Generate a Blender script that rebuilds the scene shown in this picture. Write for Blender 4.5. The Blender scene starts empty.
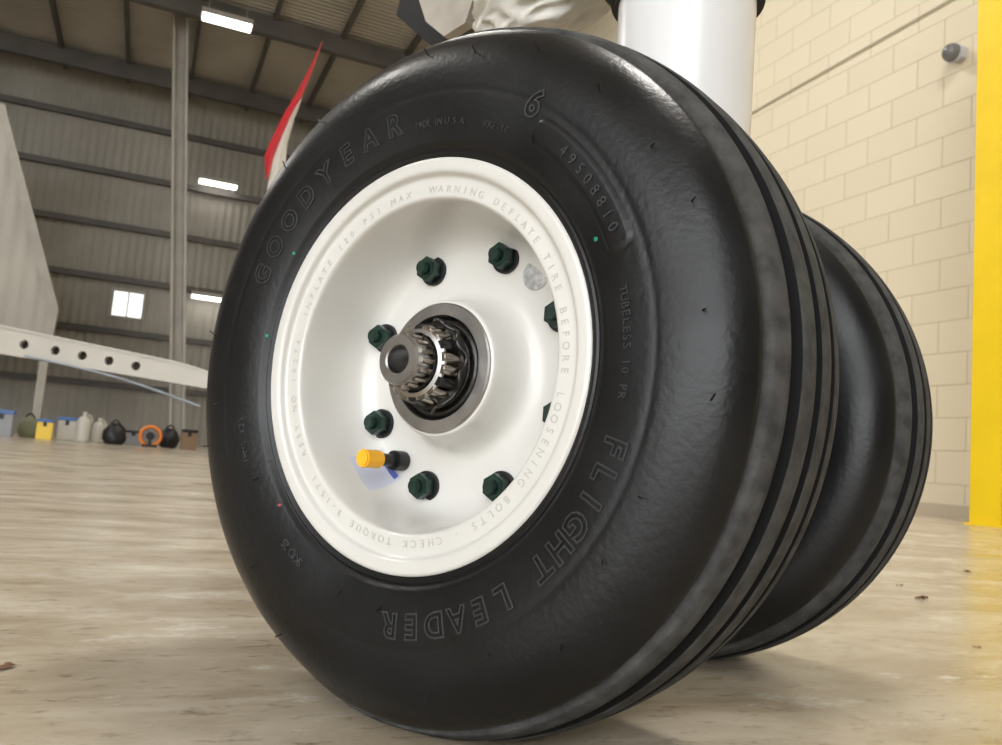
import bpy, bmesh, random
from math import *
from mathutils import Matrix, Vector, noise
random.seed(7)
S=bpy.context.scene
S.view_settings.view_transform='Standard'
S.view_settings.exposure=-.15
HC=0.247
# ---------------------------------------------------------------- helpers
def N(nt,t,**k):
    n=nt.nodes.new(t)
    for a,b in k.items(): setattr(n,a,b)
    return n
def mat(name,col,rough=.5,metal=0,var=0,vscale=8,bump=0,bscale=60,col2=None,detail=6,rvar=0,coat=0,spec=.5,stretch=None):
    m=bpy.data.materials.new(name); m.use_nodes=True; nt=m.node_tree; b=nt.nodes['Principled BSDF']
    b.inputs['Base Color'].default_value=(*col,1); b.inputs['Roughness'].default_value=rough; b.inputs['Metallic'].default_value=metal
    b.inputs['Coat Weight'].default_value=coat; b.inputs['Specular IOR Level'].default_value=spec
    tc=N(nt,'ShaderNodeTexCoord'); src=tc.outputs['Object']
    if stretch:
        mp=N(nt,'ShaderNodeMapping'); mp.inputs['Scale'].default_value=stretch; nt.links.new(src,mp.inputs[0]); src=mp.outputs[0]
    if var>0 or col2:
        n=N(nt,'ShaderNodeTexNoise'); n.inputs['Scale'].default_value=vscale; n.inputs['Detail'].default_value=detail; nt.links.new(src,n.inputs['Vector'])
        r=N(nt,'ShaderNodeValToRGB'); r.color_ramp.elements[0].position=.35; r.color_ramp.elements[1].position=.65
        c2=col2 if col2 else tuple(max(0,c*(1-var)) for c in col)
        r.color_ramp.elements[0].color=(*c2,1); r.color_ramp.elements[1].color=(*col,1)
        nt.links.new(n.outputs['Fac'],r.inputs[0]); nt.links.new(r.outputs[0],b.inputs['Base Color'])
        if rvar:
            mr=N(nt,'ShaderNodeMapRange'); mr.inputs['To Min'].default_value=rough-rvar; mr.inputs['To Max'].default_value=rough+rvar
            mr.inputs['From Min'].default_value=.3; mr.inputs['From Max'].default_value=.7
            nt.links.new(n.outputs['Fac'],mr.inputs[0]); nt.links.new(mr.outputs[0],b.inputs['Roughness'])
    if bump>0:
        n2=N(nt,'ShaderNodeTexNoise'); n2.inputs['Scale'].default_value=bscale; n2.inputs['Detail'].default_value=5; nt.links.new(src,n2.inputs['Vector'])
        bp=N(nt,'ShaderNodeBump'); bp.inputs['Strength'].default_value=bump; bp.inputs['Distance'].default_value=.001 if bscale>30 else .01
        nt.links.new(n2.outputs['Fac'],bp.inputs['Height']); nt.links.new(bp.outputs[0],b.inputs['Normal'])
    return m
def emis(name,col,st):
    m=bpy.data.materials.new(name); m.use_nodes=True; b=m.node_tree.nodes['Principled BSDF']
    b.inputs['Base Color'].default_value=(*col,1); b.inputs['Emission Color'].default_value=(*col,1); b.inputs['Emission Strength'].default_value=st
    return m
def obj(name,me,mats=(),parent=None,smooth=False):
    if not isinstance(mats,(list,tuple)): mats=[mats]
    o=bpy.data.objects.new(name,me); S.collection.objects.link(o)
    for m in mats: me.materials.append(m)
    if smooth:
        for p in me.polygons: p.use_smooth=True
    if parent: o.parent=parent
    return o
def empty(name,loc=(0,0,0),rotz=0):
    e=bpy.data.objects.new(name,None); e.empty_display_size=.1; S.collection.objects.link(e); e.location=loc; e.rotation_euler=(0,0,rotz); return e
def catmull(pts,n=4):
    out=[]
    for i in range(len(pts)-1):
        p0=pts[max(i-1,0)];p1=pts[i];p2=pts[i+1];p3=pts[min(i+2,len(pts)-1)]
        for k in range(n):
            t=k/n
            out.append(tuple(.5*((2*b)+(-a+c)*t+(2*a-5*b+4*c-d)*t*t+(-a+3*b-3*c+d)*t**3) for a,b,c,d in zip(p0,p1,p2,p3)))
    out.append(pts[-1]); return out
def revolve(prof,seg=128,matidx=None,fn=None):
    me=bpy.data.meshes.new('m'); V=[];F=[];n=len(prof)
    for s in range(seg):
        t=2*pi*s/seg
        for y,r in prof:
            v=(r*sin(t),y,r*cos(t)); V.append(fn(v) if fn else v)
    for s in range(seg):
        s2=(s+1)%seg
        for i in range(n-1): F.append((s*n+i,s*n+i+1,s2*n+i+1,s2*n+i))
    me.from_pydata(V,[],F)
    if matidx:
        k=0
        for s in range(seg):
            for i in range(n-1):
                me.polygons[k].material_index=matidx[i]; k+=1
    bm=bmesh.new(); bm.from_mesh(me); bmesh.ops.remove_doubles(bm,verts=bm.verts,dist=1e-7); bmesh.ops.recalc_face_normals(bm,faces=bm.faces); bm.to_mesh(me); bm.free()
    return me
def sharp(o,ang=35):
    me=o.data
    for p in me.polygons: p.use_smooth=True
    bm=bmesh.new(); bm.from_mesh(me)
    for e in bm.edges:
        if len(e.link_faces)==2 and e.calc_face_angle()>radians(ang): e.smooth=False
    bm.to_mesh(me); bm.free(); return o
def box(name,size,loc,m,parent=None,bev=0,rot=(0,0,0)):
    bm=bmesh.new(); bmesh.ops.create_cube(bm,size=1)
    for v in bm.verts: v.co=Vector((v.co.x*size[0],v.co.y*size[1],v.co.z*size[2]))
    if bev: bmesh.ops.bevel(bm,geom=bm.edges[:],offset=bev,segments=2,affect='EDGES')
    me=bpy.data.meshes.new('m'); bm.to_mesh(me); bm.free()
    o=obj(name,me,m,parent); o.location=loc; o.rotation_euler=rot; return o
def cyl(name,r,p0,p1,m,parent=None,seg=32,r2=None,bev=0):
    p0=Vector(p0);p1=Vector(p1);d=p1-p0
    bm=bmesh.new(); bmesh.ops.create_cone(bm,cap_ends=True,segments=seg,radius1=r,radius2=r if r2 is None else r2,depth=d.length)
    if bev: bmesh.ops.bevel(bm,geom=[e for e in bm.edges if any(len(f.verts)>4 for f in e.link_faces)],offset=bev,segments=2,affect='EDGES')
    me=bpy.data.meshes.new('m'); bm.to_mesh(me); bm.free()
    o=obj(name,me,m,parent); o.location=(p0+p1)/2; o.rotation_mode='QUATERNION'; o.rotation_quaternion=d.to_track_quat('Z','Y')
    sharp(o,40); return o
def tube(name,pts,r,m,parent=None):
    cu=bpy.data.curves.new('c','CURVE'); cu.dimensions='3D'; cu.bevel_depth=r; cu.bevel_resolution=4
    sp=cu.splines.new('NURBS'); sp.points.add(len(pts)-1)
    for i,p in enumerate(pts): sp.points[i].co=(*p,1)
    sp.use_endpoint_u=True; sp.order_u=3
    o=bpy.data.objects.new('tmp',cu); S.collection.objects.link(o)
    me=bpy.data.meshes.new_from_object(o.evaluated_get(bpy.context.evaluated_depsgraph_get())); bpy.data.objects.remove(o)
    return obj(name,me,m,parent,True)
# ---------------------------------------------------------------- materials
M_side=mat('sidewall_rubber',(.0065,.007,.008),.36,var=.35,vscale=14,bump=.3,bscale=220,rvar=.07,spec=.36)
M_tread=mat('tread_rubber',(.075,.075,.073),.85,var=.5,vscale=70,bump=1,bscale=400,spec=.2)
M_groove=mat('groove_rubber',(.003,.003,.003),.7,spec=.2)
M_letter=mat('lightened_raised_rubber',(.032,.032,.034),.42,bump=.2,bscale=300)  # same rubber as the sidewall, lightened in place of light catching raised letters
M_white=mat('white_wheel_paint',(.66,.65,.615),.28,var=.07,vscale=9,bump=.08,bscale=90,coat=.35)
M_emb=mat('shaded_emboss_paint',(.46,.45,.42),.4)  # same white paint as the rim, relief shade put into the letter colour
M_steel=mat('machined_steel',(.42,.41,.40),.32,1,var=.3,vscale=40)
M_shiny=mat('bearing_steel',(.55,.50,.44),.25,1,var=.6,vscale=70)
M_grease=mat('black_grease',(.012,.011,.010),.25,bump=.8,bscale=120)
M_green=mat('green_nut',(.010,.038,.026),.35,.3,var=.5,vscale=120)
M_blk=mat('black_metal',(.015,.015,.016),.4,.4)
M_yel=mat('yellow_cap',(.95,.47,.02),.4,var=.1,vscale=100)
M_foil=mat('foil_sticker',(.62,.63,.63),.3,.6,var=.4,vscale=200)
M_blue=mat('blue_sticker',(.08,.11,.38),.4)
M_lbl=mat('label_white',(.52,.54,.64),.4)
M_grnmark=mat('green_paint_mark',(.0,.22,.13),.5)
M_redmark=mat('red_paint_mark',(.30,.04,.04),.5)
# ---------------------------------------------------------------- tyre + wheel
R,W,R0,RF=.256,.092,.195,.145
def ys(r):
    if r>=R0: return W*max(0,1-((r-R0)/(R-R0))**2.5)**.4
    return W*max(0,1-((R0-r)/.09)**2.5)**.4
def tyre_profile():
    pts=[]; idx=[]
    for r in [.13,.138,.144,.147,.1485,.150,.1515,.153,.156,.16,.168,.176,.184,.1885,.190,.1915,.195,.20,.206,.212,.218,.2235]:
        e=0
        if .1495<r<.1525: e=-.0014
        if r==.190: e=-.0004
        pts.append((-ys(r)-e,r))
    nside=len(pts)
    y0=ys(.2235)
    def rc(y):
        return R0+(R-R0)*max(0,1-(abs(y)/W)**2.5)**.4
    G=[(.0665,.0022,.0055),(.0445,.0058,.011),(.0150,.0058,.011)]
    grooves=[(-a,h,d) for a,h,d in G]+[(a,h,d) for a,h,d in G[::-1]]
    fixed=set()
    for c,h,d in grooves:
        for q in (c-h-.0012,c-h,c-h*.75,c+h*.75,c+h,c+h+.0012): fixed.add(round(q,5))
    base=[-y0+(2*y0)*i/60 for i in range(1,60)]
    ylist=sorted(list(fixed)+[b for b in base if all(abs(b-c)>h+.0016 for c,h,d in grooves)])
    for y in ylist:
        r=rc(y)
        if abs(y)<.0665: r+=.0012
        for c,h,d in grooves:
            if abs(y-c)<h*.9: r-=d
            elif abs(abs(y-c)-h)<1e-4: r-=.0007
        pts.append((y,r))
    pts+=[(-a,b) for a,b in pts[:nside]][::-1]
    for i in range(len(pts)-1):
        ym=(pts[i][0]+pts[i+1][0])/2; rm=(pts[i][1]+pts[i+1][1])/2
        k=0
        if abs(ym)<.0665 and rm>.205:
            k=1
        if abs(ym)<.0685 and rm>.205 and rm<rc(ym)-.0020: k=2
        idx.append(k)
    return pts,idx
def squash(v):
    x,y,z=v
    f=exp(-((x/.09)**2))*(1 if z<0 else 0)*max(0,min(1,(-z-.212)/.03))
    y=y*(1+.05*f)
    if z<-HC+.0006: z=-HC+.0006
    return (x,y,z)
def text_mesh(s,size,outline=False):
    cu=bpy.data.curves.new('t','FONT'); cu.body=s; cu.size=size; cu.align_x='CENTER'; cu.resolution_u=3
    if outline: cu.fill_mode='NONE'; cu.bevel_depth=size*.03; cu.bevel_resolution=1; cu.offset=size*.03
    else: cu.extrude=.0004
    o=bpy.data.objects.new('tmp',cu); S.collection.objects.link(o)
    bpy.context.view_layer.update()
    me=bpy.data.meshes.new_from_object(o.evaluated_get(bpy.context.evaluated_depsgraph_get())); bpy.data.objects.remove(o)
    return me
def arc_text(name,s,r,a0,a1,size,yf,m,parent,outline=False,lift=.0004):
    V=[];F=[]
    n=len(s)
    for i,ch in enumerate(s):
        if ch==' ': continue
        a=radians(a0+(a1-a0)*(i+.5)/n)
        me=text_mesh(ch,size,outline); off=len(V)
        for v in me.vertices:
            t=a+v.co.x/r; rr=r+v.co.y-size*.35
            V.append((rr*sin(t),-yf(rr)-lift-v.co.z,rr*cos(t)))
        for p in me.polygons: F.append([off+j for j in p.vertices])
        bpy.data.meshes.remove(me)
    me=bpy.data.meshes.new('m'); me.from_pydata(V,[],F)
    return obj(name,me,m,parent,False)
def arc_patch(name,r0,r1,a0,a1,m,parent,yf,th=.0008,rounded=True):
    V=[];F=[];na=32;nr=8
    for j in range(nr+1):
        for i in range(na+1):
            u=i/na;w=j/nr
            a=radians(a0+(a1-a0)*u)
            e=1
            half=(r1-r0)/2; L=(radians(a1)-radians(a0))*(r0+r1)/2
            d=min(u,1-u)*L
            if rounded and d<half: e=sqrt(max(0,1-(1-d/half)**2))
            rr=(r0+r1)/2+(w*2-1)*half*max(e,.02)
            edge=th if (0<i<na and 0<j<nr) or not rounded else -.0005
            V.append((rr*sin(a),-yf(rr)-edge,rr*cos(a)))
    for j in range(nr):
        for i in range(na):
            k=j*(na+1)+i; F.append((k,k+1,k+na+2,k+na+1))
    me=bpy.data.meshes.new('m'); me.from_pydata(V,[],F); return obj(name,me,m,parent,True)
RIM=[(-.060,.1435),(-.070,.1450),(-.0795,.1455),(-.0828,.1450),(-.0842,.1432),(-.0842,.140),(-.0838,.1365),(-.0825,.1345),(-.0795,.1330),(-.0783,.1312),(-.0780,.127),(-.0780,.1205),(-.0770,.1180),(-.0730,.1165),(-.062,.1148),(-.046,.1128),(-.034,.110),(-.025,.1055),(-.0195,.099),(-.0175,.092),(-.0172,.082),(-.0175,.070),(-.0195,.061),(-.026,.0555),(-.037,.0525),(-.047,.0505),(-.0505,.049),(-.051,.0465)]
RIMC=catmull(RIM,4)
def ybowl(r):
    for (y0_,r0_),(y1_,r1_) in zip(RIMC[44:90],RIMC[45:91]):
        if min(r0_,r1_)<=r<=max(r0_,r1_):
            t=(r-r0_)/(r1_-r0_) if r1_!=r0_ else 0
            return -(y0_+(y1_-y0_)*t)
    return .0172
def wheel(root):
    pr,idx=tyre_profile()
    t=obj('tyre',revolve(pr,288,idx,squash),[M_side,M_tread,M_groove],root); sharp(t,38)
    obj('wheel_rim',revolve(RIMC,160),M_white,root,True)
    obj('rim_barrel',revolve([(-.062,.1435),(-.055,.127),(.055,.127),(.062,.1435),(.083,.1455),(.083,.13),(.05,.115),(-.008,.112),(-.006,.09),(-.006,.03)],96),M_white,root,True)
    return t
def polar(r,a,y): a=radians(a); return (r*sin(a),y,r*cos(a))
gear=empty('aircraft_nose_landing_gear')
w1=empty('front_wheel',(0,0,HC)); w1.parent=gear
wheel(w1)
w2=empty('rear_wheel',(0,.363,HC)); w2.parent=gear
wheel(w2)
sharp(obj('bearing_cup',revolve([(-.046,.0475),(-.0525,.0475),(-.0535,.0465),(-.0535,.0385),(-.052,.0375),(-.048,.037)],96),M_steel,w1))
obj('grease_seal',revolve(catmull([(-.044,.0375),(-.050,.036),(-.052,.033),(-.0515,.029),(-.056,.027),(-.060,.022),(-.060,.0)],3),96),M_grease,w1,True)
for i in range(18):
    a=360*i/18
    cyl('bearing_roller_%d'%i,.0043,polar(.0262,a,-.056),polar(.0232,a,-.076),M_shiny if i%3 else M_grease,w1,16,bev=.0006)
sharp(obj('bearing_cage',revolve([(-.055,.029),(-.058,.0318),(-.061,.0312),(-.061,.024),(-.055,.024)],64),M_grease,w1))
sharp(obj('cage_front',revolve([(-.072,.0215),(-.0735,.0262),(-.0755,.0262),(-.077,.0215)],64),M_steel,w1))
sharp(obj('nut_collar',revolve([(-.062,.021),(-.076,.0205),(-.078,.0195),(-.078,.015)],48),M_grease,w1))
sharp(obj('axle_end',revolve([(-.06,.0155),(-.080,.0155),(-.082,.0176),(-.093,.0176),(-.0945,.0165),(-.0945,.0108),(-.0935,.0098),(-.07,.0095),(-.068,0)],64),M_steel,w1))
for i in range(16):
    a=360*i/16
    cyl('axle_spline_%d'%i,.0022,polar(.0174,a,-.078),polar(.0174,a,-.090),M_shiny,w1,8)
tube('safety_wire',[polar(.0325+.002*sin(i*2.3),5+i*12,-.062-.004*sin(i*1.7)) for i in range(15)],.0015,M_grease,w1)
ROT=-4
BY=-.0172
for i in range(8):
    a=22.5+45*i+ROT
    cyl('washer_%d'%i,.0118,polar(.0915,a,BY),polar(.0915,a,BY-.0028),M_blk,w1,24)
    cyl('bolt_nut_%d'%i,.0098,polar(.0915,a,BY-.0028),polar(.0915,a,BY-.0125),M_green,w1,6,bev=.0008)
    cyl('bolt_stud_%d'%i,.0052,polar(.0915,a,BY-.0125),polar(.0915,a,BY-.0175),M_green,w1,16,bev=.0006)
va=-137+ROT
cyl('valve_base',.0078,polar(.089,va,BY),polar(.089,va,BY-.013),M_blk,w1,12,bev=.001)
cyl('valve_stem',.0048,polar(.089,va,BY-.013),polar(.089,va,BY-.03),M_blk,w1,16)
cyl('valve_cap',.0068,polar(.089,va,BY-.027),polar(.089,va,BY-.046),M_yel,w1,24,bev=.0012)
cyl('round_foil_sticker',.0115,polar(.092,38,BY-.0002),polar(.092,38,BY-.001),M_foil,w1,32)
arc_patch('info_label',.098,.1125,-146,-128,M_lbl,w1,ybowl,.0006,False)
arc_patch('label_stripe',.099,.1025,-145,-131,M_blue,w1,ybowl,.001,False)
arc_patch('label_logo',.105,.111,-134,-130,M_blue,w1,ybowl,.001,False)
def yr(r): return .0780
arc_text('raised_brand','GOODYEAR',.174,-70,-5,.0215,ys,M_letter,w1,True)
arc_text('raised_word','FLIGHT',.176,104,137,.021,ys,M_letter,w1,True)
arc_text('raised_word_2','LEADER',.176,142,179,.021,ys,M_letter,w1,True)
arc_text('small_text','MADE IN U.S.A.',.168,-2,14,.0062,ys,M_letter,w1)
arc_text('small_text_2','9X5-10',.168,19,27,.0062,ys,M_letter,w1)
arc_text('small_text_3','TUBELESS 10 PR',.172,76,98,.0075,ys,M_letter,w1)
arc_text('small_text_4','IMMS 225',.172,-118,-105,.007,ys,M_letter,w1)
arc_text('small_text_5','SKID 25',.168,-152,-143,.009,ys,M_letter,w1)
arc_text('stamp_digit','6',.19,28,33,.024,ys,M_letter,w1,True)
arc_text('rim_text','WARNING DEFLATE TIRE BEFORE LOOSENING BOLTS - CHECK TORQUE 3-1571  ASSY NO 10274  INFLATE 120 PSI MAX  ',.124,0,360,.0072,yr,M_emb,w1,lift=-.0001)
arc_patch('serial_plate',.166,.187,33,70,M_side,w1,ys,.0016)
arc_text('serial_text','49508810',.1765,42,66,.010,lambda r: ys(r)+.0016,M_letter,w1)
for nm,r,a,m_ in (('mark_1',.155,-56,M_grnmark),('mark_2',.153,-82,M_grnmark),('mark_3',.162,64,M_grnmark),('mark_5',.157,-134,M_redmark)):
    arc_patch(nm,r-.0018,r+.0018,a-.5,a+.5,m_,w1,ys,.0004)
for i in range(26):
    a=i*13.8+random.uniform(-3,3); r=random.choice([.216,.222,.2,.165]); h=ys(r)
    cyl('vent_whisker_%d'%i,.0005,polar(r,a,-h),polar(r+.0035,a+random.uniform(-1,1),-h-.004),M_side,w1,5)
# ---------------------------------------------------------------- axle & strut
M_gw=mat('white_strut_paint',(.70,.70,.70),.25,var=.04,vscale=6,coat=.4)
M_gdirty=mat('grey_gear_paint',(.42,.38,.32),.45,var=.3,vscale=20)
cyl('axle_tube',.03,(0,.08,HC),(0,.283,HC),M_gw,gear)
SX=.070
cyl('trailing_arm',.034,(0,.1815,HC),(SX,.1815,HC+.14),M_gw,gear,48)
cyl('strut_outer',.064,(SX,.1815,HC+.11),(SX,.1815,1.2),M_gw,gear,64,bev=.003)
cyl('strut_collar',.0715,(SX,.1815,.622),(SX,.1815,.67),M_blk,gear,64,bev=.004)
cyl('collar_bolt',.010,(SX+.03,.10,.645),(SX+.065,.10,.645),M_steel,gear,12)
bm=bmesh.new(); bmesh.ops.create_icosphere(bm,subdivisions=5,radius=1)
for v in bm.verts:
    p=v.co.copy(); n=noise.noise(p*1.3)*.25-abs(noise.noise(Vector((p.x*1.5,p.y*3,p.z*4))))*.3
    v.co=Vector((p.x*(.10),p.y*.05,p.z*.045))*(1+n)
me=bpy.data.meshes.new('m'); bm.to_mesh(me); bm.free()
o=obj('crumpled_cover',me,mat('cloth_cover',(.68,.66,.60),.6,var=.12,vscale=20,bump=.5,bscale=25),gear,True); o.location=(-.11,.225,.715); o.rotation_euler=(0,radians(-22),.3)
def prism(name,poly,y0,y1,m,parent):
    n=len(poly); V=[(x,y0,z) for x,z in poly]+[(x,y1,z) for x,z in poly]
    F=[tuple(range(n)),tuple(range(2*n-1,n-1,-1))]+[(i,i+n,(i+1)%n+n,(i+1)%n) for i in range(n)]
    me=bpy.data.meshes.new('m'); me.from_pydata(V,[],F)
    bm=bmesh.new(); bm.from_mesh(me); bmesh.ops.recalc_face_normals(bm,faces=bm.faces); bm.to_mesh(me); bm.free()
    return obj(name,me,m,parent)
prism('door_bracket',[(-.375,.82),(-.35,.765),(-.315,.735),(-.28,.745),(-.262,.80),(-.25,.9),(-.36,.9)],.27,.285,M_gdirty,gear)
prism('drag_link',[(-.275,.765),(-.24,.725),(-.19,.72),(-.15,.80),(-.15,.9),(-.25,.9)],.29,.32,M_blk,gear)
prism('bay_structure',[(-.50,.86),(-.42,.79),(-.36,.80),(-.30,.80),(-.28,.95),(-.48,.95)],.36,.42,M_blk,gear)
tube('hydraulic_hose',[(-.22,.26,.9),(-.2,.25,.78),(-.15,.22,.74),(-.08,.2,.76),(-.02,.19,.85)],.008,M_blk,gear)
tube('hydraulic_hose_2',[(-.03,.13,.9),(-.02,.125,.72),(-.015,.13,.66),(.01,.15,.63)],.006,M_blk,gear)
box('torque_bracket',(.05,.06,.05),(-.005,.17,.70),M_gw,gear,.008)
# ---------------------------------------------------------------- room (frame: X toward side wall, Y toward end wall)
room_rot=radians(59.2); RC=(.3865,-.5028,0)
def rl(o):
    o.matrix_world=Matrix.Translation(RC)@Matrix.Rotation(room_rot,4,'Z')@o.matrix_basis; return o
def plane(name,verts,m):
    me=bpy.data.meshes.new('m'); me.from_pydata(verts,[],[(0,1,2,3)]); return obj(name,me,m)
m=bpy.data.materials.new('painted_block'); m.use_nodes=True; nt=m.node_tree; b=nt.nodes['Principled BSDF']
tc=N(nt,'ShaderNodeTexCoord'); sx=N(nt,'ShaderNodeSeparateXYZ'); cx=N(nt,'ShaderNodeCombineXYZ')
nt.links.new(tc.outputs['Object'],sx.inputs[0]); nt.links.new(sx.outputs['Y'],cx.inputs[0]); nt.links.new(sx.outputs['Z'],cx.inputs[1])
bk=N(nt,'ShaderNodeTexBrick'); bk.inputs['Scale'].default_value=1; bk.inputs['Brick Width'].default_value=.6; bk.inputs['Row Height'].default_value=.3
bk.inputs['Mortar Size'].default_value=.008; bk.inputs['Mortar Smooth'].default_value=.4
bk.inputs['Color1'].default_value=(.74,.665,.50,1); bk.inputs['Color2'].default_value=(.71,.635,.475,1); bk.inputs['Mortar'].default_value=(.58,.51,.37,1)
nt.links.new(cx.outputs[0],bk.inputs['Vector']); nt.links.new(bk.outputs['Color'],b.inputs['Base Color']); b.inputs['Roughness'].default_value=.55
bp=N(nt,'ShaderNodeBump'); bp.invert=True; bp.inputs['Distance'].default_value=.01; bp.inputs['Strength'].default_value=.5
nt.links.new(bk.outputs['Fac'],bp.inputs['Height']); nt.links.new(bp.outputs[0],b.inputs['Normal']); M_block=m
def corr(name,col1,col2,axis,scale,strength=.8):
    m=bpy.data.materials.new(name)
    m.use_nodes=True; nt=m.node_tree; b=nt.nodes['Principled BSDF']; tc=N(nt,'ShaderNodeTexCoord')
    wv=N(nt,'ShaderNodeTexWave'); wv.bands_direction=axis; wv.inputs['Scale'].default_value=scale
    nt.links.new(tc.outputs['Object'],wv.inputs['Vector'])
    n=N(nt,'ShaderNodeTexNoise'); n.inputs['Scale'].default_value=.7; n.inputs['Detail'].default_value=8; nt.links.new(tc.outputs['Object'],n.inputs['Vector'])
    r=N(nt,'ShaderNodeValToRGB'); r.color_ramp.elements[0].position=.3; r.color_ramp.elements[1].position=.7
    r.color_ramp.elements[0].color=(*col1,1); r.color_ramp.elements[1].color=(*col2,1); nt.links.new(n.outputs[0],r.inputs[0])
    nt.links.new(r.outputs[0],b.inputs['Base Color']); b.inputs['Roughness'].default_value=.6
    bp=N(nt,'ShaderNodeBump'); bp.inputs['Distance'].default_value=.05; bp.inputs['Strength'].default_value=strength
    nt.links.new(wv.outputs['Fac'],bp.inputs['Height']); nt.links.new(bp.outputs[0],b.inputs['Normal']); return m
M_corr=corr('corrugated_wall',(.24,.22,.185),(.33,.31,.27),'X',1.6,.5)
M_ceil=corr('roof_deck',(.38,.35,.30),(.54,.50,.43),'Y',2.2)
M_door=corr('door_panel_paint',(.31,.29,.255),(.38,.36,.315),'X',1.2,.3)
M_beam=mat('dark_steel_beam',(.10,.09,.08),.6,var=.3,vscale=2)
M_col=mat('grey_column',(.34,.32,.28),.6,var=.15,vscale=3)
M_lamp=emis('lamp_tube',(1,.98,.92),8)
M_win=emis('bright_window',(1,1,1),1.2)
M_ypol=mat('yellow_paint',(.86,.60,.01),.4,var=.06,vscale=4)
m=bpy.data.materials.new('sealed_concrete'); m.use_nodes=True; nt=m.node_tree; b=nt.nodes['Principled BSDF']; L=nt.links.new
tc=N(nt,'ShaderNodeTexCoord'); mp=N(nt,'ShaderNodeMapping'); mp.inputs['Scale'].default_value=(1.0,2.2,1); mp.inputs['Rotation'].default_value=(0,0,.5); L(tc.outputs['Object'],mp.inputs[0])
n1=N(nt,'ShaderNodeTexNoise'); n1.inputs['Scale'].default_value=3.5; n1.inputs['Detail'].default_value=10; n1.inputs['Roughness'].default_value=.65; n1.inputs['Distortion'].default_value=.6; L(mp.outputs[0],n1.inputs['Vector'])
r1=N(nt,'ShaderNodeValToRGB'); e=r1.color_ramp.elements; e[0].position=.3; e[0].color=(.37,.295,.205,1); e[1].position=.62; e[1].color=(.65,.585,.475,1)
x=e.new(.47); x.color=(.52,.45,.345,1); x=e.new(.74); x.color=(.78,.75,.67,1); L(n1.outputs[0],r1.inputs[0])
n2=N(nt,'ShaderNodeTexNoise'); n2.inputs['Scale'].default_value=28; n2.inputs['Detail'].default_value=8; n2.inputs['Roughness'].default_value=.75; L(mp.outputs[0],n2.inputs['Vector'])
r2=N(nt,'ShaderNodeValToRGB'); e=r2.color_ramp.elements; e[0].position=.33; e[0].color=(.36,.30,.25,1); e[1].position=.45; e[1].color=(1,1,1,1); L(n2.outputs[0],r2.inputs[0])
mx=N(nt,'ShaderNodeMixRGB'); mx.blend_type='MULTIPLY'; mx.inputs[0].default_value=.7; L(r1.outputs[0],mx.inputs[1]); L(r2.outputs[0],mx.inputs[2])
n3=N(nt,'ShaderNodeTexNoise'); n3.inputs['Scale'].default_value=5; n3.inputs['Detail'].default_value=12; n3.inputs['Roughness'].default_value=.8; L(mp.outputs[0],n3.inputs['Vector'])
r3=N(nt,'ShaderNodeValToRGB'); e=r3.color_ramp.elements; e[0].position=.57; e[0].color=(0,0,0,1); e[1].position=.64; e[1].color=(.8,.8,.8,1); L(n3.outputs[0],r3.inputs[0])
mx3=N(nt,'ShaderNodeMixRGB'); L(r3.outputs[0],mx3.inputs[0]); L(mx.outputs[0],mx3.inputs[1]); mx3.inputs[2].default_value=(.80,.77,.70,1)
n4=N(nt,'ShaderNodeTexNoise'); n4.inputs['Scale'].default_value=1.1; n4.inputs['Detail'].default_value=6; L(mp.outputs[0],n4.inputs['Vector'])
r4=N(nt,'ShaderNodeValToRGB'); e=r4.color_ramp.elements; e[0].position=.35; e[0].color=(.74,.69,.62,1); e[1].position=.6; e[1].color=(1,1,1,1); L(n4.outputs[0],r4.inputs[0])
mx4=N(nt,'ShaderNodeMixRGB'); mx4.blend_type='MULTIPLY'; mx4.inputs[0].default_value=.8; L(mx3.outputs[0],mx4.inputs[1]); L(r4.outputs[0],mx4.inputs[2]); L(mx4.outputs[0],b.inputs['Base Color'])
mr=N(nt,'ShaderNodeMapRange'); mr.inputs['To Min'].default_value=.08; mr.inputs['To Max'].default_value=.34; L(n1.outputs[0],mr.inputs[0]); L(mr.outputs[0],b.inputs['Roughness'])
bp=N(nt,'ShaderNodeBump'); bp.inputs['Distance'].default_value=.0012; bp.inputs['Strength'].default_value=.4; L(n2.outputs[0],bp.inputs['Height']); L(bp.outputs[0],b.inputs['Normal']); M_floor=m
CE=9.0; XL=-16; YB=-9; XO=-1.5
rl(plane('floor',[(XL-6,YB-8,0),(6.69,YB-8,0),(6.69,22.2,0),(XL-6,22.2,0)],M_floor))
rl(plane('wall_right',[(6.69,YB,0),(6.69,22.2,0),(6.69,22.2,CE),(6.69,YB,CE)],M_block))
rl(plane('wall_far',[(XL,22.2,0),(6.69,22.2,0),(6.69,22.2,CE),(XL,22.2,CE)],M_corr))
rl(plane('wall_left',[(XL,-2,0),(XL,22.2,0),(XL,22.2,CE),(XL,-2,CE)],M_door))
rl(plane('highlight_blocker_wall',[(XO,YB,0),(6.69,YB,0),(6.69,YB,CE),(XO,YB,CE)],M_door))  # unseen wall, width chosen to narrow the highlight on the tyre shoulder
rl(plane('ceiling',[(XL,YB,CE),(6.69,YB,CE),(6.69,22.2,CE),(XL,22.2,CE)],M_ceil))
rl(box('baseboard_right',(.03,31,.12),(6.67,6.6,.06),mat('base_trim',(.50,.43,.32),.6)))
def rempty(name,loc=(0,0,0)):
    e=empty(name,loc); rl(e); return e
pe=rempty('roof_truss')
for k,y in enumerate([5,9,13,17,21]):
    box('rafter_%d'%k,(22.6,.18,.40),(-4.66,y,CE-.3),M_beam,pe)
for k in range(16):
    box('purlin_%d'%k,(.08,31,.16),(-15.5+k*1.42,6.6,CE-.09),M_beam,pe)
ge=rempty('wall_girt')
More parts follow.
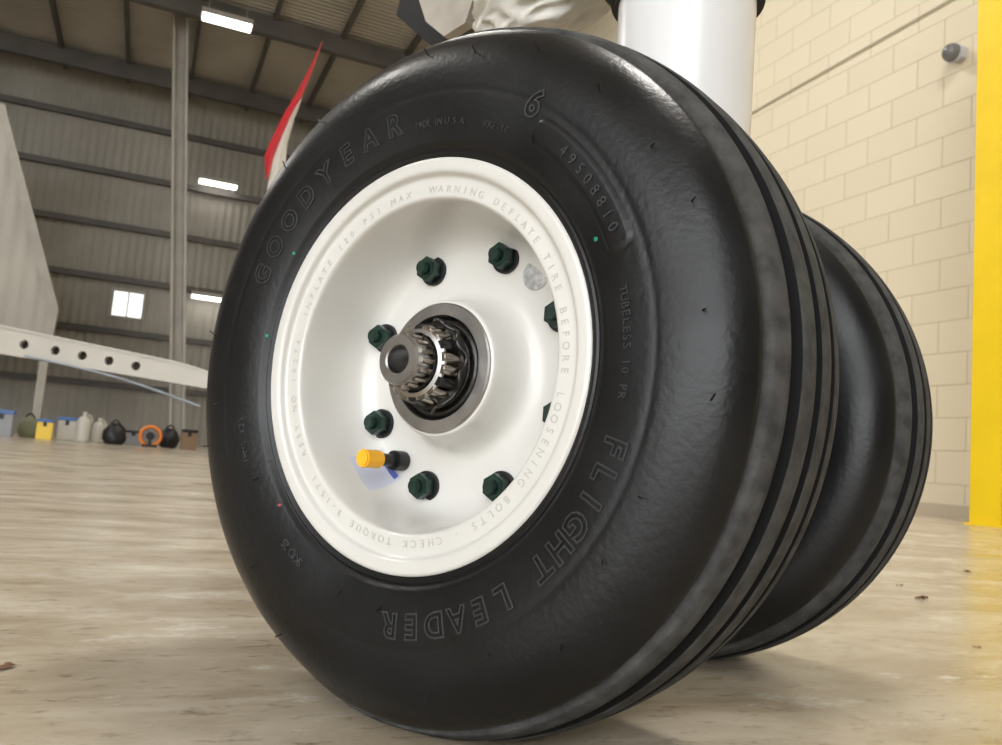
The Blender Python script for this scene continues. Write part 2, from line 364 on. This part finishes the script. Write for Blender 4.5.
for k,z in enumerate([1.3,2.6,3.9,5.2,6.5,7.8]):
    box('girt_%d'%k,(22.6,.12,.14),(-4.66,22.1,z),M_beam,ge)
ce=rempty('steel_column')
prism('web',[(.54,0),(.80,0),(-.14,CE),(-.40,CE)],18.0,18.08,M_col,ce)
prism('flange_1',[(.52,0),(.57,0),(-.37,CE),(-.42,CE)],17.85,18.2,M_col,ce)
prism('flange_2',[(.77,0),(.82,0),(-.12,CE),(-.17,CE)],17.85,18.2,M_col,ce)
for k,(x,y,z) in enumerate([(.60,16.4,8.28),(1.05,21.8,6.65),(1.2,21.8,3.7)]):
    le=rempty('ceiling_light',(x,y,z))
    box('housing',(.95,.3,.1),(0,0,.06),M_col,le); box('tube',(.9,.25,.06),(0,0,-.01),M_lamp,le)
    for sx_ in (-.35,.35): box('hanger_%d'%(sx_>0),(.015,.015,.35),(sx_,0,.25),M_col,le)
we=rempty('window_1',(-.68,22.12,3.3))
box('glass',(.66,.04,.6),(0,0,0),M_win,we)
for k,(sx_,sz,x_,z_) in enumerate([(.78,.06,0,.33),(.78,.06,0,-.33),(.06,.6,-.36,0),(.06,.6,.36,0),(.03,.6,0,0)]): box('frame_%d'%k,(sx_,.08,sz),(x_,-.02,z_),M_col,we)
ye=rempty('yellow_steel_post',(6*(.391+.92*.609),6*(.92-.391*.609),0))
box('post',(.26,.26,5),(0,0,2.5),M_ypol,ye,.01); box('base_plate',(.30,.30,.015),(0,0,.0075),M_ypol,ye)
def wallpt(px,py,X=6.69):
    u=(px-501)/825.4; d=X/(.391+.92*u); hy=418.4+.079*px
    return (X,d*(.92-.391*u),.183+d*(hy-py)/825.4)
de=rempty('security_camera',wallpt(959,31))
box('mount',(.10,.12,.12),(-.05,0,0),M_lbl,de,.01)
bm=bmesh.new(); bmesh.ops.create_uvsphere(bm,u_segments=32,v_segments=16,radius=.085); me=bpy.data.meshes.new('m'); bm.to_mesh(me); bm.free()
o=obj('dome',me,mat('dome_grey',(.16,.16,.17),.2),de,True); o.location=(-.13,0,-.01)
cyl('dome_ring',.09,(-.09,0,-.01),(-.12,0,-.01),M_lbl,de)
p0=Vector(wallpt(750,89,6.67)); p1=Vector(wallpt(900,-3,6.67)); p1=p0+(p1-p0)*1.5
ke=rempty('wall_conduit'); cyl('pipe',.011,p0-(p1-p0)*.3,p1,mat('beige_conduit',(.55,.50,.40),.5),ke,12)
pn=rempty('folding_door_panel')
prism('panel',[(-8,6.6),(-3.15,6.0),(-1.85,2.45),(-1.9,1.7),(-8,1.7)],18.1,18.25,M_door,pn)
prism('panel_edge',[(-3.3,6.25),(-3.13,6.25),(-1.75,2.45),(-1.8,1.55),(-1.95,1.55),(-1.92,2.45)],17.95,18.1,M_col,pn)
prism('panel_rail',[(-8,1.7),(-1.8,1.7),(-1.8,1.55),(-8,1.55)],17.95,18.1,M_beam,pn)
box('panel_leg',(.15,.15,1.55),(-1.88,18.05,.775),M_col,pn); box('panel_leg_2',(.15,.15,1.55),(-7.5,18.05,.775),M_col,pn)
M_wing=mat('aircraft_white_paint',(.48,.46,.41),.35,var=.08,vscale=2)
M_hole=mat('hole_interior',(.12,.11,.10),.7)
bo=rempty('aircraft_wing_section')
def curve2d(loops,ext,name,m,parent):
    cu=bpy.data.curves.new('c','CURVE'); cu.dimensions='2D'; cu.fill_mode='BOTH'; cu.extrude=ext
    for lp in loops:
        sp=cu.splines.new('POLY'); sp.points.add(len(lp)-1); sp.use_cyclic_u=True
        for i,p in enumerate(lp): sp.points[i].co=(p[0],p[1],0,1)
    o=bpy.data.objects.new('tmp',cu); S.collection.objects.link(o); bpy.context.view_layer.update()
    me=bpy.data.meshes.new_from_object(o.evaluated_get(bpy.context.evaluated_depsgraph_get())); bpy.data.objects.remove(o)
    return obj(name,me,m,parent)
LB=3.2
def top(x): return .16-.05*(x/LB)-.10*max(0,(x-2.4)/.8)**2
def bot(x): return -.16+.07*(x/LB)
loop=[(i*LB/24,top(i*LB/24)) for i in range(25)]+[(LB-i*LB/24,bot(LB-i*LB/24)) for i in range(25)]
holes=[[(cx_+.05*cos(2*pi*k/20),.0+.05*sin(2*pi*k/20)) for k in range(20)] for cx_ in (.5,.85,1.2,1.5,1.8,2.1)]
web=curve2d([loop]+holes,.03,'web_plate',M_wing,bo); web.rotation_euler=(radians(90),0,0)
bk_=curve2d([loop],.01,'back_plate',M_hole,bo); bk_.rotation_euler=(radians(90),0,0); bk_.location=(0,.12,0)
prism('upper_skin',[(i*LB/24,top(i*LB/24)+.012) for i in range(25)]+[(LB-i*LB/24,top(LB-i*LB/24)-.01) for i in range(25)],-.05,.5,M_wing,bo)
tube('cable',[(.9,-.06,-.12),(1.5,-.08,-.13),(2.2,-.08,-.18),(2.9,-.06,-.3)],.012,mat('blue_pipe',(.25,.29,.34),.4),bo)
a_=Vector((-2.05,10.65,1.14)); b_=Vector((.62,9.5,.82)); dd=b_-a_
bo.matrix_world=Matrix.Translation(RC)@Matrix.Rotation(room_rot,4,'Z')@Matrix.Translation(a_)@dd.to_track_quat('X','Z').to_matrix().to_4x4()
sd=rempty('wing_support_stand',(-1.95,10.75,0)); 
for k,(x,y) in enumerate([(0,0),(.0,.3),(.3,.15)]): cyl('leg_%d'%k,.02,(x,y,0),(.1,.15,.92),M_beam,sd,12)
sd2=rempty('wing_support_stand',(.75,9.75,0)); 
for k,(x,y) in enumerate([(0,0),(.0,.3),(.3,.15)]): cyl('leg_%d'%k,.02,(x,y,0),(.1,.15,.62),M_beam,sd2,12)
wl=rempty('aircraft_winglet')
M_red=mat('red_livery',(.45,.015,.025),.3,coat=.3)
def blade(name,pts,th,m):
    V=[];F=[]
    for xl,xr,z in pts:
        xl-=.33; xr-=.33; z+=.28
        V+= [(xl,10.2,z),((xl+xr)/2,10.2-th,z),(xr,10.2,z),((xl+xr)/2,10.2+th,z)]
    for i in range(len(pts)-1):
        for k in range(4): F.append((i*4+k,i*4+(k+1)%4,i*4+4+(k+1)%4,i*4+4+k))
    F.append((0,1,2,3)); n=len(V); F.append((n-4,n-3,n-2,n-1))
    me=bpy.data.meshes.new('m'); me.from_pydata(V,[],F); return obj(name,me,m,wl,False)
blade('red_edge',[(1.36,1.38,3.1),(1.31,1.42,3.38),(1.37,1.48,3.6),(1.48,1.58,3.95),(1.60,1.68,4.25),(1.72,1.77,4.6),(1.84,1.855,5.0)],.05,M_red)
blade('white_body',[(1.38,1.58,2.8),(1.40,1.57,3.3),(1.46,1.56,3.6),(1.56,1.62,3.95),(1.66,1.68,4.2)],.04,M_wing)
def gx(px): return -1.8+.0135*(px-15)
cols=dict(blk=M_blk,wh=M_wing,bl=mat('blue_plastic',(.05,.14,.36),.4),yl=mat('yellow_plastic',(.75,.52,.05),.4),orr=mat('orange_rubber',(.7,.2,.03),.5),br=mat('brown_canvas',(.20,.13,.08),.8),gr=mat('grey_plastic',(.25,.26,.28),.5),gn=mat('olive_cloth',(.16,.17,.10),.8))
YE=13.3
_t=[0]
def yy():
    _t[0]+=1; return YE+(.28 if _t[0]%2 else -.28)
def duffel(px,w,h,c):
    e=rempty('duffel_bag',(gx(px),yy(),0))
    bm=bmesh.new(); bmesh.ops.create_icosphere(bm,subdivisions=3,radius=1)
    for v in bm.verts:
        q=v.co*(1+.15*noise.noise(v.co*2+Vector((px,0,0)))); v.co=Vector((q.x*w/2,q.y*w*.35,max(q.z,-.7)*h/1.7+h*.7/1.7))
    me=bpy.data.meshes.new('m'); bm.to_mesh(me); bm.free(); obj('body',me,cols[c],e,True)
    tube('strap',[(-w*.25,0,h*.85),(-w*.1,0,h*1.15),(w*.1,0,h*1.15),(w*.25,0,h*.85)],.012,M_blk,e)
def crate(px,w,h,c,lid):
    e=rempty('storage_crate',(gx(px),yy(),0))
    box('body',(w,w*.7,h*.85),(0,0,h*.425+.0),cols[c],e,.01); box('lid',(w*1.06,w*.76,h*.15),(0,0,h*.92),cols[lid],e,.01); box('latch',(w*.2,.02,h*.2),(0,-w*.36,h*.75),M_blk,e)
def jug(px,w,h,c):
    e=rempty('fluid_jug',(gx(px),yy(),0))
    o=obj('body',revolve(catmull([(0,0.001),(0.005,w*.45),(h*.1,w*.5),(h*.6,w*.5),(h*.8,w*.35),(h*.86,w*.15),(h,w*.15),(h,0.001)],3),24),cols[c],e,True); o.rotation_euler=(radians(90),0,0)
    tube('handle',[(w*.15,0,h*.9),(w*.5,0,h*.95),(w*.5,0,h*.65)],.012,cols[c],e)
def reel(px,r,c):
    e=rempty('hose_reel',(gx(px),yy(),0))
    for k in range(4):
        t=revolve([( (k-1.5)*.05+.025*cos(q),r*.8+.025*sin(q)) for q in [2*pi*j/8 for j in range(9)]],32); o=obj('coil_%d'%k,t,cols[c],e,True); o.location=(0,0,r*.93)
    cyl('hub',r*.35,(0,-.12,r*.93),(0,.12,r*.93),M_blk,e); box('stand',(r*1.2,.22,.04),(0,0,.02),M_blk,e); box('stand_post',(.04,.26,r),(0,0,r*.5),M_blk,e)
duffel(2,.35,.33,'blk'); crate(18,.28,.36,'gr','bl'); duffel(38,.3,.3,'gn'); crate(57,.2,.28,'yl','bl'); crate(74,.24,.34,'wh','bl'); jug(92,.2,.42,'wh'); jug(105,.18,.36,'wh'); duffel(122,.32,.3,'blk'); crate(140,.24,.22,'gr','blk'); reel(157,.17,'orr'); duffel(177,.3,.3,'blk'); crate(196,.22,.3,'br','blk'); duffel(-18,.3,.3,'bl')
def debris(px,py):
    u=(px-501)/825.4; hy=418.4+.079*px; d=.183*825.4/(py-hy)
    return (d*(.391+.92*u),d*(.92-.391*u),.0)
for k,(px,py,s) in enumerate([(930,593,.016),(975,567,.014),(908,580,.008),(45,657,.010),(985,640,.006)]):
    e=rempty('dry_leaf',debris(px,py))
    bm=bmesh.new(); bmesh.ops.create_grid(bm,x_segments=6,y_segments=4,size=1)
    for v in bm.verts:
        v.co=Vector((v.co.x*s,v.co.y*s*.5*(1-.8*v.co.x**2),.0015+abs(noise.noise(v.co*2+Vector((k*3,0,0))))*s*.7))
    me=bpy.data.meshes.new('m'); bm.to_mesh(me); bm.free(); obj('blade',me,mat('leaf_%d'%k,(.16,.07,.03),.7),e,True).rotation_euler=(0,0,k*1.3)
# ---------------------------------------------------------------- world, camera
w=bpy.data.worlds.new('w'); S.world=w; w.use_nodes=True
w.node_tree.nodes['Background'].inputs[0].default_value=(.96,.98,1,1); w.node_tree.nodes['Background'].inputs[1].default_value=6.2
def area(name,loc,sx_,sy_,p):
    l=bpy.data.lights.new(name,'AREA'); l.shape='RECTANGLE'; l.size=sx_; l.size_y=sy_; l.energy=p; l.color=(1,.96,.9)
    o=bpy.data.objects.new(name,l); S.collection.objects.link(o); o.location=loc; rl(o); return o
for k,(x,y) in enumerate([(-6,6),(2.5,9),(-6,15),(2.5,1)]): area('ceiling_fill',(x,y,CE-.6),1.5,1.5,330)  # added fill lights under the ceiling, no fixtures at these spots
yaw,pitch,roll=-.631,.1078,.0788
F=Vector((sin(yaw)*cos(pitch),cos(yaw)*cos(pitch),sin(pitch))); Rr=Vector((cos(yaw),-sin(yaw),0)); U=Rr.cross(F)
R2=Rr*cos(roll)+U*sin(roll); U2=-Rr*sin(roll)+U*cos(roll)
cd=bpy.data.cameras.new('cam'); co=bpy.data.objects.new('camera',cd); S.collection.objects.link(co); S.camera=co
cd.sensor_width=36; cd.lens=825.4/1002*36; cd.clip_start=.01; cd.clip_end=200
cd.dof.use_dof=True; cd.dof.focus_distance=.56; cd.dof.aperture_fstop=18
Mx=Matrix((R2,U2,-F)).transposed().to_4x4(); Mx.translation=Vector((.3865,-.5028,HC-.064)); co.matrix_world=Mx
